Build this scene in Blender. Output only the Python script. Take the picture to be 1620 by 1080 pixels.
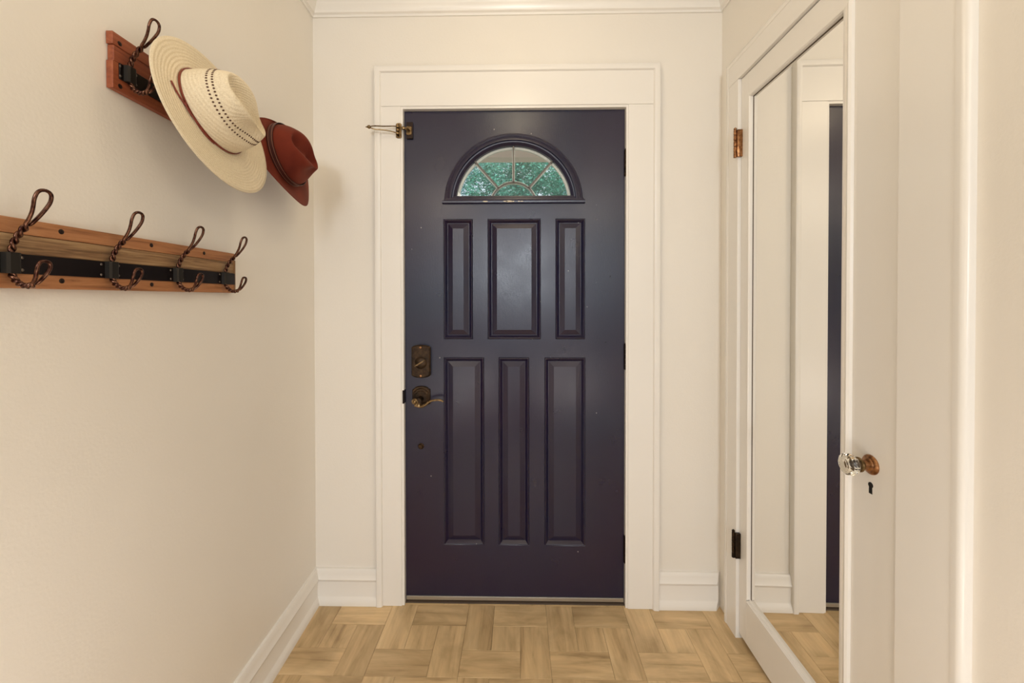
import bpy, bmesh, math, random
from mathutils import Vector, Matrix
random.seed(7)
PI = math.pi
for o in list(bpy.data.objects):
    bpy.data.objects.remove(o, do_unlink=True)
scene = bpy.context.scene
COL = scene.collection

# ------------------------------------------------------------------ camera
D = 1.6466            # distance from camera to the entry wall
CAM_H = 1.2703
cd = bpy.data.cameras.new('camera')
cam = bpy.data.objects.new('camera', cd)
COL.objects.link(cam)
cam.location = (0, 0, CAM_H)
cam.rotation_euler = (PI / 2 - 0.010, 0.001, 0.0178)
cd.sensor_width = 36.0
cd.lens = 630.0 / 1620.0 * 36.0
cd.shift_y = -(540.0 - 478.6) / 1620.0
cd.clip_start = 0.02
scene.camera = cam

# ------------------------------------------------------------------ world, lights, exposure
world = bpy.data.worlds.new('world')
scene.world = world
world.use_nodes = True
wn = world.node_tree.nodes
bg = wn['Background']
bg.inputs[0].default_value = (0.80, 0.92, 1.0, 1)
bg.inputs[1].default_value = 1.15

def light(name, kind, loc, power, color, rot=(0, 0, 0), size=0.1, size_y=None):
    l = bpy.data.lights.new(name, kind)
    l.energy = power
    l.color = color
    if kind == 'AREA':
        l.shape = 'RECTANGLE'
        l.size = size
        l.size_y = size_y or size
    elif kind == 'SUN':
        l.angle = size
    else:
        l.shadow_soft_size = size
    o = bpy.data.objects.new(name, l)
    COL.objects.link(o)
    o.location = loc
    o.rotation_euler = rot
    return o

light('hall_lamp_light', 'POINT', (-0.01, 0.92, 2.33), 3.7, (1.0, 0.83, 0.58), size=0.11)
light('left_high_fill_light', 'POINT', (-0.62, -0.10, 2.06), 6.6, (1.0, 0.88, 0.71), size=0.16)  # added fill behind the camera to brighten the side walls, no fixture
light('right_high_fill_light', 'POINT', (0.60, -0.10, 2.06), 5.2, (1.0, 0.88, 0.71), size=0.16)  # added fill, partner of the left one, stands for no real lamp
light('left_low_fill_light', 'POINT', (-0.40, 0.12, 0.60), 5.8, (1.0, 0.93, 0.88), size=0.15)  # added low fill to even out the lower walls, no lamp there
light('right_low_fill_light', 'POINT', (0.36, 0.12, 0.60), 6.4, (1.0, 0.93, 0.86), size=0.15)  # added low fill on the right, no lamp there
light('window_daylight', 'AREA', (0.0, -4.05, 1.86), 56.0, (0.88, 0.94, 1.0), rot=(PI / 2, 0, 0), size=0.60, size_y=0.60)
light('sun', 'SUN', (0, 6, 8), 2.6, (1.0, 0.96, 0.88), rot=(math.radians(38), math.radians(14), 0), size=0.02)

vs = scene.view_settings
vs.view_transform = 'Standard'
vs.look = 'None'
vs.gamma = 1.0
vs.exposure = -0.08
vs.use_curve_mapping = False

# ------------------------------------------------------------------ frames
AL, AR = -0.0314, -0.0140
XL, XR = -0.8544, 0.8272
dL = Vector((math.sin(-AL), -math.cos(AL), 0)); nL = Vector((math.cos(AL), math.sin(-AL), 0)); oL = Vector((XL, D, 0))
dR = Vector((math.sin(AR), -math.cos(AR), 0)); nR = Vector((-math.cos(AR), -math.sin(AR), 0)); oR = Vector((XR, D, 0))
def FL(s, n, z): return oL + dL * s + nL * n + Vector((0, 0, z))      # left wall: s towards camera, n into the room
def FR(s, n, z): return oR + dR * s + nR * n + Vector((0, 0, z))      # right wall
def FB(x, n, z): return Vector((x, D - n, z))                          # entry wall: n towards the camera
def FW(x, y, z): return Vector((x, y, z))

# ------------------------------------------------------------------ materials
def mat(name, color, rough=0.5, metal=0.0, spec=0.5, coat=0.0):
    m = bpy.data.materials.new(name)
    m.use_nodes = True
    b = m.node_tree.nodes['Principled BSDF']
    b.inputs['Base Color'].default_value = (*color, 1)
    b.inputs['Roughness'].default_value = rough
    b.inputs['Metallic'].default_value = metal
    b.inputs['Specular IOR Level'].default_value = spec
    if coat:
        b.inputs['Coat Weight'].default_value = coat
    return m
def nodes(m): return m.node_tree.nodes, m.node_tree.links, m.node_tree.nodes['Principled BSDF']
def node(m, t, **k):
    n = m.node_tree.nodes.new(t)
    for a, v in k.items():
        if hasattr(n, a): setattr(n, a, v)
        else: n.inputs[a].default_value = v
    return n
def add_bump(m, height_socket, strength, dist=0.001):
    N, L, b = nodes(m)
    bp = node(m, 'ShaderNodeBump')
    bp.inputs['Strength'].default_value = strength
    bp.inputs['Distance'].default_value = dist
    L.new(height_socket, bp.inputs['Height'])
    if b.inputs['Normal'].is_linked:
        L.new(b.inputs['Normal'].links[0].from_socket, bp.inputs['Normal'])
    L.new(bp.outputs[0], b.inputs['Normal'])
def coords(m, scale=(1, 1, 1), kind='Object'):
    tc = node(m, 'ShaderNodeTexCoord')
    mp = node(m, 'ShaderNodeMapping')
    mp.inputs['Scale'].default_value = scale
    m.node_tree.links.new(tc.outputs[kind], mp.inputs['Vector'])
    return mp.outputs[0]
def noise(m, vec, scale, detail=4, rough=0.5, dist=0.0):
    n = node(m, 'ShaderNodeTexNoise')
    n.inputs['Scale'].default_value = scale
    n.inputs['Detail'].default_value = detail
    n.inputs['Roughness'].default_value = rough
    n.inputs['Distortion'].default_value = dist
    if vec is not None: m.node_tree.links.new(vec, n.inputs['Vector'])
    return n.outputs['Fac']
def ramp(m, fac, stops):
    r = node(m, 'ShaderNodeValToRGB')
    e = r.color_ramp.elements
    while len(e) < len(stops): e.new(0.5)
    for i, (p, c) in enumerate(stops):
        e[i].position = p
        e[i].color = (*c, 1) if len(c) == 3 else c
    m.node_tree.links.new(fac, r.inputs[0])
    return r.outputs[0]
def mixc(m, fac, a, b, mode='MIX'):
    x = node(m, 'ShaderNodeMix')
    x.data_type = 'RGBA'
    x.blend_type = mode
    L = m.node_tree.links
    for k, v in ((0, fac), (6, a), (7, b)):
        if hasattr(v, 'is_linked'): L.new(v, x.inputs[k])
        elif k == 0: x.inputs[0].default_value = v
        else: x.inputs[k].default_value = (*v, 1)
    return x.outputs[2]
def setcol(m, s): m.node_tree.links.new(s, m.node_tree.nodes['Principled BSDF'].inputs['Base Color'])
def math_n(m, op, a, b=None):
    x = node(m, 'ShaderNodeMath'); x.operation = op
    for i, v in enumerate((a, b)):
        if v is None: continue
        if hasattr(v, 'is_linked'): m.node_tree.links.new(v, x.inputs[i])
        else: x.inputs[i].default_value = v
    return x.outputs[0]

M = {}
# cream eggshell wall paint with a fine orange-peel
M['wall'] = m = mat('cream_wall_paint', (0.80, 0.735, 0.635), 0.38, spec=0.45)
setcol(m, ramp(m, noise(m, coords(m), 1.6, 3), [(0.3, (0.855, 0.81, 0.735)), (0.7, (0.875, 0.835, 0.77))]))
add_bump(m, noise(m, coords(m), 160, 3), 0.16, 0.002)
add_bump(m, noise(m, coords(m), 5, 2), 0.25, 0.006)
M['ceiling'] = mat('ceiling_paint', (0.84, 0.80, 0.74), 0.7)
# semi gloss painted trim
M['trim'] = m = mat('cream_trim_paint', (0.88, 0.85, 0.80), 0.27, spec=0.5)
add_bump(m, noise(m, coords(m, (1, 1, 0.25)), 60, 3), 0.10, 0.0012)
add_bump(m, noise(m, coords(m, (1, 1, 0.3)), 7, 2), 0.25, 0.003)
M['base'] = m = mat('baseboard_paint', (0.88, 0.85, 0.80), 0.3)
add_bump(m, noise(m, coords(m), 30, 3), 0.1, 0.001)
# navy door paint
def door_paint(name):
    m = mat(name, (0.022, 0.018, 0.040), 0.40, spec=0.65)
    c = coords(m)
    base = ramp(m, noise(m, c, 1.7, 2), [(0.36, (0.011, 0.004, 0.027)), (0.55, (0.006, 0.005, 0.030)), (0.70, (0.002, 0.008, 0.034))])
    v = node(m, 'ShaderNodeTexVoronoi'); v.inputs['Scale'].default_value = 26
    m.node_tree.links.new(coords(m, (1, 1, 0.8)), v.inputs['Vector'])
    d = ramp(m, v.outputs['Distance'], [(0.040, (1, 1, 1)), (0.065, (0, 0, 0))])
    sep = node(m, 'ShaderNodeSeparateColor'); m.node_tree.links.new(v.outputs['Color'], sep.inputs[0])
    pick = ramp(m, sep.outputs[0], [(0.80, (0, 0, 0)), (0.82, (1, 1, 1))])
    f = math_n(m, 'MULTIPLY', math_n(m, 'MULTIPLY', d, pick), 0.75)
    setcol(m, mixc(m, f, base, (0.45, 0.42, 0.40)))
    L = m.node_tree.links
    rr = ramp(m, noise(m, c, 9, 3), [(0.3, (0.27, 0.27, 0.27)), (0.7, (0.33, 0.33, 0.33))])
    L.new(rr, m.node_tree.nodes['Principled BSDF'].inputs['Roughness'])
    add_bump(m, noise(m, coords(m, (9, 1, 1)), 42, 3), 0.30, 0.0008)
    add_bump(m, noise(m, c, 240, 2), 0.22, 0.0007)
    return m
M['door'] = door_paint('navy_door_paint')
M['dark_gap'] = mat('painted_gap_shade', (0.02, 0.012, 0.008), 0.8)  # near-black colour standing in for the shade under the front door
M['bronze'] = m = mat('aged_bronze', (0.085, 0.050, 0.026), 0.38, 0.8)
setcol(m, ramp(m, noise(m, coords(m), 60, 3), [(0.35, (0.022, 0.014, 0.009)), (0.7, (0.065, 0.038, 0.020))]))
M['black_bronze'] = mat('dark_bronze_hinge', (0.030, 0.018, 0.014), 0.45, 0.7)
M['brass'] = m = mat('antique_brass', (0.42, 0.28, 0.13), 0.30, 0.95)
setcol(m, ramp(m, noise(m, coords(m), 90, 3), [(0.35, (0.13, 0.080, 0.036)), (0.7, (0.36, 0.25, 0.125))]))
M['copper'] = m = mat('worn_copper_brass', (0.50, 0.25, 0.11), 0.36, 0.85)
setcol(m, ramp(m, noise(m, coords(m), 120, 3), [(0.35, (0.17, 0.070, 0.028)), (0.7, (0.46, 0.23, 0.10))]))
M['iron'] = mat('black_iron', (0.016, 0.011, 0.011), 0.33, 0.6)
M['strap_clip'] = mat('dark_grey_iron_clip', (0.026, 0.022, 0.018), 0.5, 0.6)
M['rivet'] = mat('steel_rivet', (0.20, 0.17, 0.15), 0.3, 0.9)
M['hook'] = m = mat('twisted_bronze_wire', (0.16, 0.085, 0.055), 0.26, 0.9)
setcol(m, ramp(m, noise(m, coords(m), 130, 3), [(0.38, (0.055, 0.020, 0.015)), (0.72, (0.25, 0.125, 0.080))]))
M['silver'] = mat('worn_aluminium_sweep', (0.46, 0.43, 0.38), 0.35, 0.8)
M['mirror'] = mat('mirror_silver', (0.90, 0.885, 0.85), 0.01, 1.0)
M['mirror_edge'] = mat('mirror_edge', (0.10, 0.07, 0.045), 0.5)
M['oldwood'] = mat('bare_old_wood', (0.30, 0.13, 0.05), 0.7)
M['sill'] = mat('stained_threshold', (0.055, 0.034, 0.020), 0.55)
M['lead'] = mat('grey_fanlight_bar', (0.115, 0.100, 0.085), 0.4, 0.2)
M['white_bar'] = mat('white_outer_bar', (0.78, 0.76, 0.70), 0.5)

def wood(name, stops, sc, rough=0.55, axis=(1, 1, 1)):
    m = mat(name, stops[0][1], rough)
    g = noise(m, coords(m, axis), sc, 6, 0.6, 0.6)
    setcol(m, ramp(m, g, stops))
    add_bump(m, noise(m, coords(m, axis), sc * 2.5, 4), 0.35, 0.0008)
    return m
M['rack_orange'] = wood('rack_wood_orange', [(0.30, (0.19, 0.070, 0.026)), (0.47, (0.37, 0.155, 0.060)), (0.75, (0.50, 0.24, 0.105))], 95, axis=(1, 0.07, 1.2))
M['rack_grey'] = wood('rack_wood_weathered', [(0.30, (0.085, 0.045, 0.020)), (0.45, (0.22, 0.120, 0.055)), (0.56, (0.33, 0.20, 0.095)), (0.75, (0.46, 0.31, 0.16))], 85, axis=(1, 0.07, 1.6))
M['rack_red'] = wood('rack_wood_red', [(0.30, (0.19, 0.040, 0.016)), (0.5, (0.30, 0.075, 0.028)), (0.8, (0.42, 0.13, 0.050))], 80, axis=(1, 0.08, 1.2))
M['rack_end'] = mat('rack_end_grain', (0.25, 0.13, 0.055), 0.6)

def plank_mat(name, axis):
    m = mat(name, (0.36, 0.27, 0.165), 0.33, spec=0.42)
    L = m.node_tree.links
    tc = node(m, 'ShaderNodeTexCoord'); oi = node(m, 'ShaderNodeObjectInfo')
    rr = node(m, 'ShaderNodeMath'); rr.operation = 'MULTIPLY'; rr.inputs[1].default_value = 37.0
    L.new(oi.outputs['Random'], rr.inputs[0])
    ad = node(m, 'ShaderNodeVectorMath'); ad.operation = 'ADD'
    L.new(tc.outputs['Object'], ad.inputs[0]); L.new(rr.outputs[0], ad.inputs[1])
    mp = node(m, 'ShaderNodeMapping'); mp.inputs['Scale'].default_value = axis
    L.new(ad.outputs[0], mp.inputs['Vector'])
    g = noise(m, mp.outputs[0], 30, 6, 0.62, 0.5)
    mp2 = node(m, 'ShaderNodeMapping'); mp2.inputs['Scale'].default_value = tuple(max(a, 0.4) for a in axis)
    L.new(ad.outputs[0], mp2.inputs['Vector'])
    g2 = noise(m, mp2.outputs[0], 11, 4, 0.55, 0.8)
    fine = ramp(m, g, [(0.25, (0.36, 0.24, 0.125)), (0.42, (0.66, 0.485, 0.275)), (0.60, (0.77, 0.585, 0.345)), (0.80, (0.90, 0.72, 0.47))])
    blot = ramp(m, g2, [(0.3, (0.70, 0.665, 0.61)), (0.55, (0.98, 0.96, 0.93)), (0.8, (1.10, 1.06, 1.0))])
    c = mixc(m, 1.0, fine, blot, 'MULTIPLY')
    tone = ramp(m, oi.outputs['Random'], [(0.0, (0.88, 0.86, 0.83)), (0.5, (1.0, 0.985, 0.96)), (1.0, (1.08, 1.07, 1.05))])
    setcol(m, mixc(m, 1.0, c, tone, 'MULTIPLY'))
    add_bump(m, g, 0.25, 0.0006)
    return m
M['plank_x'] = plank_mat('parquet_grain_across', (0.09, 1, 1))
M['plank_y'] = plank_mat('parquet_grain_along', (1, 0.09, 1))
M['floor'] = mat('dark_floor_bed', (0.10, 0.065, 0.035), 0.7)

# ------------------------------------------------------------------ mesh helpers
def base_of(o):
    v = Vector((0, 0, 0))
    while o is not None:
        v += o.location; o = o.parent
    return v
def props(o, label=None, cat=None, group=None, kind=None):
    if label: o['label'] = label
    if cat: o['category'] = cat
    if group: o['group'] = group
    if kind: o['kind'] = kind
    return o
def thing(name, loc, label=None, cat=None, group=None, kind=None):
    o = bpy.data.objects.new(name, None)
    o.empty_display_size = 0.05
    COL.objects.link(o)
    o.location = loc
    return props(o, label, cat, group, kind)
class MB:
    """collects shapes, in world coordinates after the frame f"""
    def __init__(s, f=FW): s.bm = bmesh.new(); s.f = f
    def pt(s, p): return s.bm.verts.new(s.f(*p))
    def face(s, vs):
        try: return s.bm.faces.new(vs)
        except ValueError: return None
    def box(s, a0, a1, b0, b1, c0, c1, bevel=0.0):
        t = bmesh.new()
        vs = [t.verts.new(s.f(a, b, c)) for a in (a0, a1) for b in (b0, b1) for c in (c0, c1)]
        for q in ((0, 1, 3, 2), (4, 6, 7, 5), (0, 4, 5, 1), (2, 3, 7, 6), (0, 2, 6, 4), (1, 5, 7, 3)):
            t.faces.new([vs[i] for i in q])
        if bevel:
            bmesh.ops.bevel(t, geom=t.edges[:], offset=bevel, segments=2, affect='EDGES', profile=0.5)
        s.merge(t)
        return s
    def merge(s, t):
        me = bpy.data.meshes.new('tmp'); t.to_mesh(me); t.free()
        s.bm.from_mesh(me); bpy.data.meshes.remove(me)
    def loft(s, rings, closed=True, caps=True):
        """rings: lists of (a,b,c)"""
        R = [[s.pt(p) for p in r] for r in rings]
        n = len(R[0])
        for A, B in zip(R, R[1:]):
            for i in range(n if closed else n - 1):
                j = (i + 1) % n
                s.face([A[i], A[j], B[j], B[i]])
        if caps and closed:
            s.face(R[0][::-1]); s.face(R[-1])
        return s
    def sweep(s, profile, path):
        """profile [(u,w)], path: function list mapping (u,w)->(a,b,c); one per station"""
        return s.loft([[g(u, w) for u, w in profile] for g in path])
    def tube(s, pts, r, n=8, closed=False, caps=True):
        P = [s.f(*p) for p in pts]
        m = len(P)
        rad = r if hasattr(r, '__len__') else [r] * m
        tang = []
        for i in range(m):
            a = P[(i - 1) % m] if (closed or i > 0) else P[0]
            b = P[(i + 1) % m] if (closed or i < m - 1) else P[-1]
            tang.append((b - a).normalized())
        up = Vector((0, 0, 1)) if abs(tang[0].z) < 0.9 else Vector((1, 0, 0))
        nrm = (up - tang[0] * up.dot(tang[0])).normalized()
        rings = []
        for i in range(m):
            nrm = (nrm - tang[i] * nrm.dot(tang[i])).normalized()
            bn = tang[i].cross(nrm)
            rings.append([s.bm.verts.new(P[i] + (nrm * math.cos(2 * PI * k / n) + bn * math.sin(2 * PI * k / n)) * rad[i]) for k in range(n)])
        pairs = list(zip(rings, rings[1:]))
        if closed: pairs.append((rings[-1], rings[0]))
        for A, B in pairs:
            for k in range(n):
                s.face([A[k], A[(k + 1) % n], B[(k + 1) % n], B[k]])
        if not closed and caps:
            s.face(rings[0][::-1]); s.face(rings[-1])
        return s
    def lathe(s, c, prof, n=24, axis='b', sa=1.0, sc=1.0):
        """revolve prof [(radius, height)] about an axis of the frame through c"""
        rings = []
        for r, h in prof:
            ring = []
            for k in range(n):
                x, y = r * math.cos(2 * PI * k / n), r * math.sin(2 * PI * k / n)
                if axis == 'b': ring.append((c[0] + x * sa, c[1] + h, c[2] + y * sc))
                elif axis == 'c': ring.append((c[0] + x * sa, c[1] + y * sc, c[2] + h))
                else: ring.append((c[0] + h, c[1] + x * sa, c[2] + y * sc))
            rings.append(ring)
        return s.loft(rings)
    def prism(s, outline, b0, b1, bevel=0.0):
        """outline [(a,c)], extruded along b"""
        rings = [[(a, b0, c) for a, c in outline]]
        if bevel:
            ca = sum(a for a, c in outline) / len(outline); cc = sum(c for a, c in outline) / len(outline)
            rings.append([(a, b1 - bevel, c) for a, c in outline])
            w = max(abs(a - ca) for a, c in outline); h = max(abs(c - cc) for a, c in outline)
            rings.append([(ca + (a - ca) * (1 - bevel / w), b1, cc + (c - cc) * (1 - bevel / h)) for a, c in outline])
        else:
            rings.append([(a, b1, c) for a, c in outline])
        return s.loft(rings)
    def build(s, name, material, parent=None, smooth=False, label=None, kind=None, cat=None, group=None, origin=None):
        bmesh.ops.recalc_face_normals(s.bm, faces=s.bm.faces[:])
        b = base_of(parent) if parent is not None else Vector((0, 0, 0))
        o_loc = Vector((0, 0, 0)) if origin is None else Vector(origin) - b
        off = b + o_loc
        bmesh.ops.translate(s.bm, verts=s.bm.verts[:], vec=-off)
        me = bpy.data.meshes.new(name)
        s.bm.to_mesh(me); s.bm.free()
        if smooth == 'auto':
            me.polygons.foreach_set('use_smooth', [True] * len(me.polygons))
            me.set_sharp_from_angle(angle=math.radians(35))
        elif smooth:
            me.polygons.foreach_set('use_smooth', [True] * len(me.polygons))
        if material: me.materials.append(material)
        o = bpy.data.objects.new(name, me)
        COL.objects.link(o)
        o.parent = parent
        o.location = o_loc
        return props(o, label, cat, group, kind)
def S(o, label=None): return props(o, label, None, None, 'structure')

# ------------------------------------------------------------------ room shell
H = 2.53
# entry wall with door opening
OX0, OX1, OZ = -0.4900, 0.4480, 2.062
w = MB(FB)
w.box(XL - 0.15, OX0, -0.14, 0, 0, H); w.box(OX1, XR + 0.15, -0.14, 0, 0, H); w.box(OX0, OX1, -0.14, 0, OZ, H)
S(w.build('wall_back', M['wall']), 'cream painted end wall around the navy front door')
w = MB(FL); w.box(-0.16, 2.6, -0.14, 0, 0, H)
S(w.build('wall_left', M['wall']), 'cream painted left wall carrying the two coat racks')
w = MB(FR)
w.box(-0.16, 0.135, -0.12, 0, 0, H); w.box(0.806, 2.6, -0.12, 0, 0, H); w.box(0.135, 0.806, -0.12, 0, 2.10, H)
S(w.build('wall_right', M['wall']), 'cream painted right wall around the mirrored closet door')
# the closet behind the mirrored door
w = MB(FR); w.box(0.0, 1.0, -0.62, -0.60, 0, H); w.box(0.0, 0.02, -0.60, -0.12, 0, H); w.box(0.98, 1.0, -0.60, -0.12, 0, H)
S(w.build('wall_closet', M['wall']))
# room behind the camera
w = MB(FW)
w.box(-2.6, -0.76, -1.08, -0.95, 0, H); w.box(0.78, 2.6, -1.08, -0.95, 0, H)
w.box(-2.7, -2.6, -4.3, -0.95, 0, H); w.box(2.6, 2.7, -4.3, -0.95, 0, H)
w.box(-2.7, -1.4, -4.3, -4.15, 0, H); w.box(1.4, 2.7, -4.3, -4.15, 0, H)
w.box(-1.4, 1.4, -4.3, -4.15, 0, 1.2); w.box(-1.4, 1.4, -4.3, -4.15, 2.25, H)
S(w.build('wall_rear', M['wall']))
w = MB(FW)
for x in (-1.4, -0.02, 1.36): w.box(x, x + 0.04, -4.28, -4.20, 1.2, 2.25)
for z in (1.2, 1.70, 2.21): w.box(-1.4, 1.4, -4.28, -4.20, z, z + 0.04)
S(w.build('window_1', M['trim']))
w = MB(FW); w.box(-2.7, 2.7, -4.3, D + 0.14, H, H + 0.1)
S(w.build('ceiling', M['ceiling']), 'cream painted ceiling')

# floor: pinwheel parquet, each block a piece of the floor
w = MB(FW); w.box(-2.7, 2.7, -4.3, D + 0.14, -0.10, -0.004)
floor = S(w.build('floor', M['floor']), 'grey-brown parquet vinyl floor in a pinwheel pattern')
W = 0.1055
X0, Y0 = 0.0034, 1.3200
protos = {}
def floor_piece(i, j, wi, wj):
    x0, x1 = X0 + i * W, X0 + (i + wi) * W
    y0, y1 = Y0 + j * W, Y0 + (j + wj) * W
    x0, x1 = max(x0, -0.93), min(x1, 0.93)
    y1 = min(y1, D + 0.012)
    if x1 - x0 < 0.01 or y1 - y0 < 0.01: return
    key = (round(x1 - x0, 3), round(y1 - y0, 3), wi, wj)
    o = protos.get(key)
    g = 0.00035
    if o is None:
        b = MB(FW)
        a, c = (x1 - x0) / 2 - g, (y1 - y0) / 2 - g
        e = 0.0005
        b.loft([[(-a, -c, -0.004), (a, -c, -0.004), (a, c, -0.004), (-a, c, -0.004)],
                [(-a, -c, -e), (a, -c, -e), (a, c, -e), (-a, c, -e)],
                [(-a + e, -c + e, 0), (a - e, -c + e, 0), (a - e, c - e, 0), (-a + e, c - e, 0)]])
        o = b.build('plank', M['plank_x'] if wi > wj else M['plank_y'], floor)
        protos[key] = o
    else:
        o = o.copy(); COL.objects.link(o)
    o.location = ((x0 + x1) / 2, (y0 + y1) / 2, random.uniform(-0.0002, 0.0002))
for bi in range(-3, 4):
    for bj in range(-5, 2):
        i, j = bi * 3, bj * 3
        floor_piece(i, j, 1, 2); floor_piece(i + 1, j, 2, 1); floor_piece(i + 1, j + 1, 1, 2)
        floor_piece(i + 2, j + 1, 1, 1); floor_piece(i + 2, j + 2, 2, 1)

# ------------------------------------------------------------------ baseboards and crown
base_prof = [(0, 0), (0.026, 0), (0.026, 0.008), (0.022, 0.020), (0.016, 0.030), (0.0135, 0.034), (0.0135, 0.094),
             (0.019, 0.099), (0.021, 0.106), (0.017, 0.114), (0.013, 0.128), (0.012, 0.138), (0.008, 0.145), (0, 0.146)]
def run(f, prof, s0, s1, m0=0.0, m1=0.0):
    """moulding along a wall; m0/m1: how far each end moves with the profile's depth (mitre)"""
    b = MB(f)
    b.loft([[(s0 + m0 * n, n, z) for n, z in prof], [(s1 + m1 * n, n, z) for n, z in prof]])
    return b
S(run(FL, base_prof, 0.0, 2.58, 1.0, 0).build('baseboard_left', M['base'], smooth='auto'), 'white moulded baseboard along the left wall')
S(run(FB, base_prof, XL, -0.584, 1.0, 0).build('baseboard_back_left', M['base'], smooth='auto'), 'short white baseboard left of the front door casing')
S(run(FB, base_prof, 0.567, XR, 0, -1.0).build('baseboard_back_right', M['base'], smooth='auto'), 'short white baseboard right of the front door casing')
S(run(FR, base_prof, 0.93, 2.58, 0, 0).build('baseboard_right', M['base'], smooth='auto'), 'white baseboard beyond the closet casing')
crown_prof = [(0, 2.432), (0.006, 2.432), (0.008, 2.440), (0.016, 2.444), (0.018, 2.454), (0.028, 2.466), (0.030, 2.474),
              (0.044, 2.492), (0.060, 2.502), (0.062, 2.512), (0.068, 2.516), (0.068, H), (0, H)]
S(run(FB, crown_prof, XL, XR, 1.0, -1.0).build('trim_1', M['trim'], smooth='auto'), 'crown moulding above the front door')
S(run(FL, crown_prof, 0, 2.58, 1.0, 0).build('trim_2', M['trim'], smooth='auto'), 'crown moulding along the left wall')
S(run(FR, crown_prof, 0, 2.58, 1.0, 0).build('trim_3', M['trim'], smooth='auto'), 'crown moulding along the right wall')

# ------------------------------------------------------------------ entry door casing
def casing(f, name, a0, a1, top, i0, i1, itop, n1, label, band=0.026, thick=0.021, edge=0.004):
    """flat board casing with raised mitred outer band; legs + head"""
    t = thing(name, f((a0 + a1) / 2, 0, 0), label, kind='structure')
    for (p, q) in ((a0 + 0.004, i0), (i1, a1 - 0.004)):
        b = MB(f); b.box(min(p, q), max(p, q), 0, thick, 0, itop if True else top, 0.0015)
        b.build('side_board', M['trim'], t)
    b = MB(f); b.box(a0 + 0.004, a1 - 0.004, 0, thick, itop + 0.0008, top - 0.004, 0.0015)
    b.build('head_board', M['trim'], t)
    # outer band, profile in (outward distance from inner side of band, n)
    pr = [(0, 0), (0, thick + 0.001), (0.004, thick + (n1 - thick) * 0.8), (0.010, n1), (band - edge, n1), (band - edge * 0.45, n1 - edge * 0.18), (band - edge * 0.12, n1 - edge * 0.6), (band, n1 - edge), (band, 0)]
    b = MB(f)
    L0, R0, T0 = a0 + band, a1 - band, top - band
    st = [[(L0 - u, n, 0.0) for u, n in pr], [(L0 - u, n, T0 + u) for u, n in pr],
          [(R0 + u, n, T0 + u) for u, n in pr], [(R0 + u, n, 0.0) for u, n in pr]]
    b.loft(st)
    b.build('outer_band', M['trim'], t, smooth='auto')
    return t
CX0, CX1, CT = -0.5900, 0.5700, 2.2180
casing(FB, 'trim_4', CX0, CX1, CT, -0.4855, 0.4440, 2.0560, 0.030, 'wide cream casing with raised outer edge around the front door')
# jambs
t = thing('trim_5', FB(0, 0, 0), 'cream jamb lining the front door opening', kind='structure')
for a0, a1, nm in ((OX0, -0.4755, 'side_jamb'), (0.4355, OX1, 'side_jamb')):
    b = MB(FB); b.box(a0, a1, -0.13, 0.016, 0.0, OZ); b.build(nm, M['trim'], t)
b = MB(FB); b.box(-0.4755, 0.4355, -0.13, 0.016, 2.0470, OZ); b.build('head_jamb', M['trim'], t)
for a0, a1 in ((-0.4755, -0.462), (0.422, 0.4355)):
    b = MB(FB); b.box(a0, a1, -0.13, -0.052, 0.02, 2.047); b.build('door_stop', M['trim'], t)
b = MB(FB); b.box(-0.462, 0.422, -0.13, -0.052, 2.034, 2.047); b.build('door_stop', M['trim'], t)
b = MB(FB); b.box(-0.4810, -0.4750, -0.040, 0.0185, 0.838, 0.893, 0.001); b.build('strike_plate', M['black_bronze'], t, label='dark strike plate on the jamb')
# threshold
t = thing('trim_6', FB(-0.02, 0, 0), 'dark wooden threshold under the front door', kind='structure')
b = MB(FB)
b.loft([[(x, n, z) for n, z in ((-0.14, -0.003), (-0.14, 0.012), (-0.03, 0.012), (-0.008, 0.010), (0.002, 0.004), (0.004, -0.003))] for x in (-0.4755, 0.4355)])
b.build('sill', M['sill'], t)

# ------------------------------------------------------------------ front door
DX0, DX1, DZ0, DZ1 = -0.4735, 0.4330, 0.022, 2.0445
DF = -0.0025          # n of the leaf's inside face
DT = 0.042
door = thing('door_1', FB((DX0 + DX1) / 2, DF, 0.0), 'dark navy front door with six raised panels and a fanlight', kind='structure')
PANELS = [(-0.3153, -0.1905, 1.1010, 1.6010), (-0.1317, 0.0912, 1.1010, 1.6010), (0.1490, 0.2738, 1.1010, 1.6010),
          (-0.3153, -0.1444, 0.2425, 1.0275), (-0.0868, 0.0427, 0.2425, 1.0275), (0.1040, 0.2750, 0.2425, 1.0275)]
FCX, FCZ = -0.0228, 1.6640
GR, GZ = 0.2400, 1.6965
def curve_plate(outer, holes, depth):
    """flat plate with holes as bmesh, coordinates (x, z) -> local (x,y,0); extruded +-depth/2"""
    cu = bpy.data.curves.new('tmp', 'CURVE'); cu.dimensions = '2D'; cu.fill_mode = 'BOTH'; cu.extrude = depth / 2
    for pl in [outer] + holes:
        sp = cu.splines.new('POLY'); sp.points.add(len(pl) - 1)
        for p, q in zip(sp.points, pl): p.co = (q[0], q[1], 0, 1)
        sp.use_cyclic_u = True
    o = bpy.data.objects.new('tmp', cu); COL.objects.link(o)
    dg = bpy.context.evaluated_depsgraph_get()
    me = bpy.data.meshes.new_from_object(o.evaluated_get(dg))
    bpy.data.objects.remove(o); bpy.data.curves.remove(cu)
    bm = bmesh.new(); bm.from_mesh(me); bpy.data.meshes.remove(me)
    bmesh.ops.remove_doubles(bm, verts=bm.verts[:], dist=1e-6)
    return bm
def rect(a0, a1, c0, c1): return [(a0, c0), (a1, c0), (a1, c1), (a0, c1)]
HR, HZ = 0.262, 1.672          # hole for the fanlight insert
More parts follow.
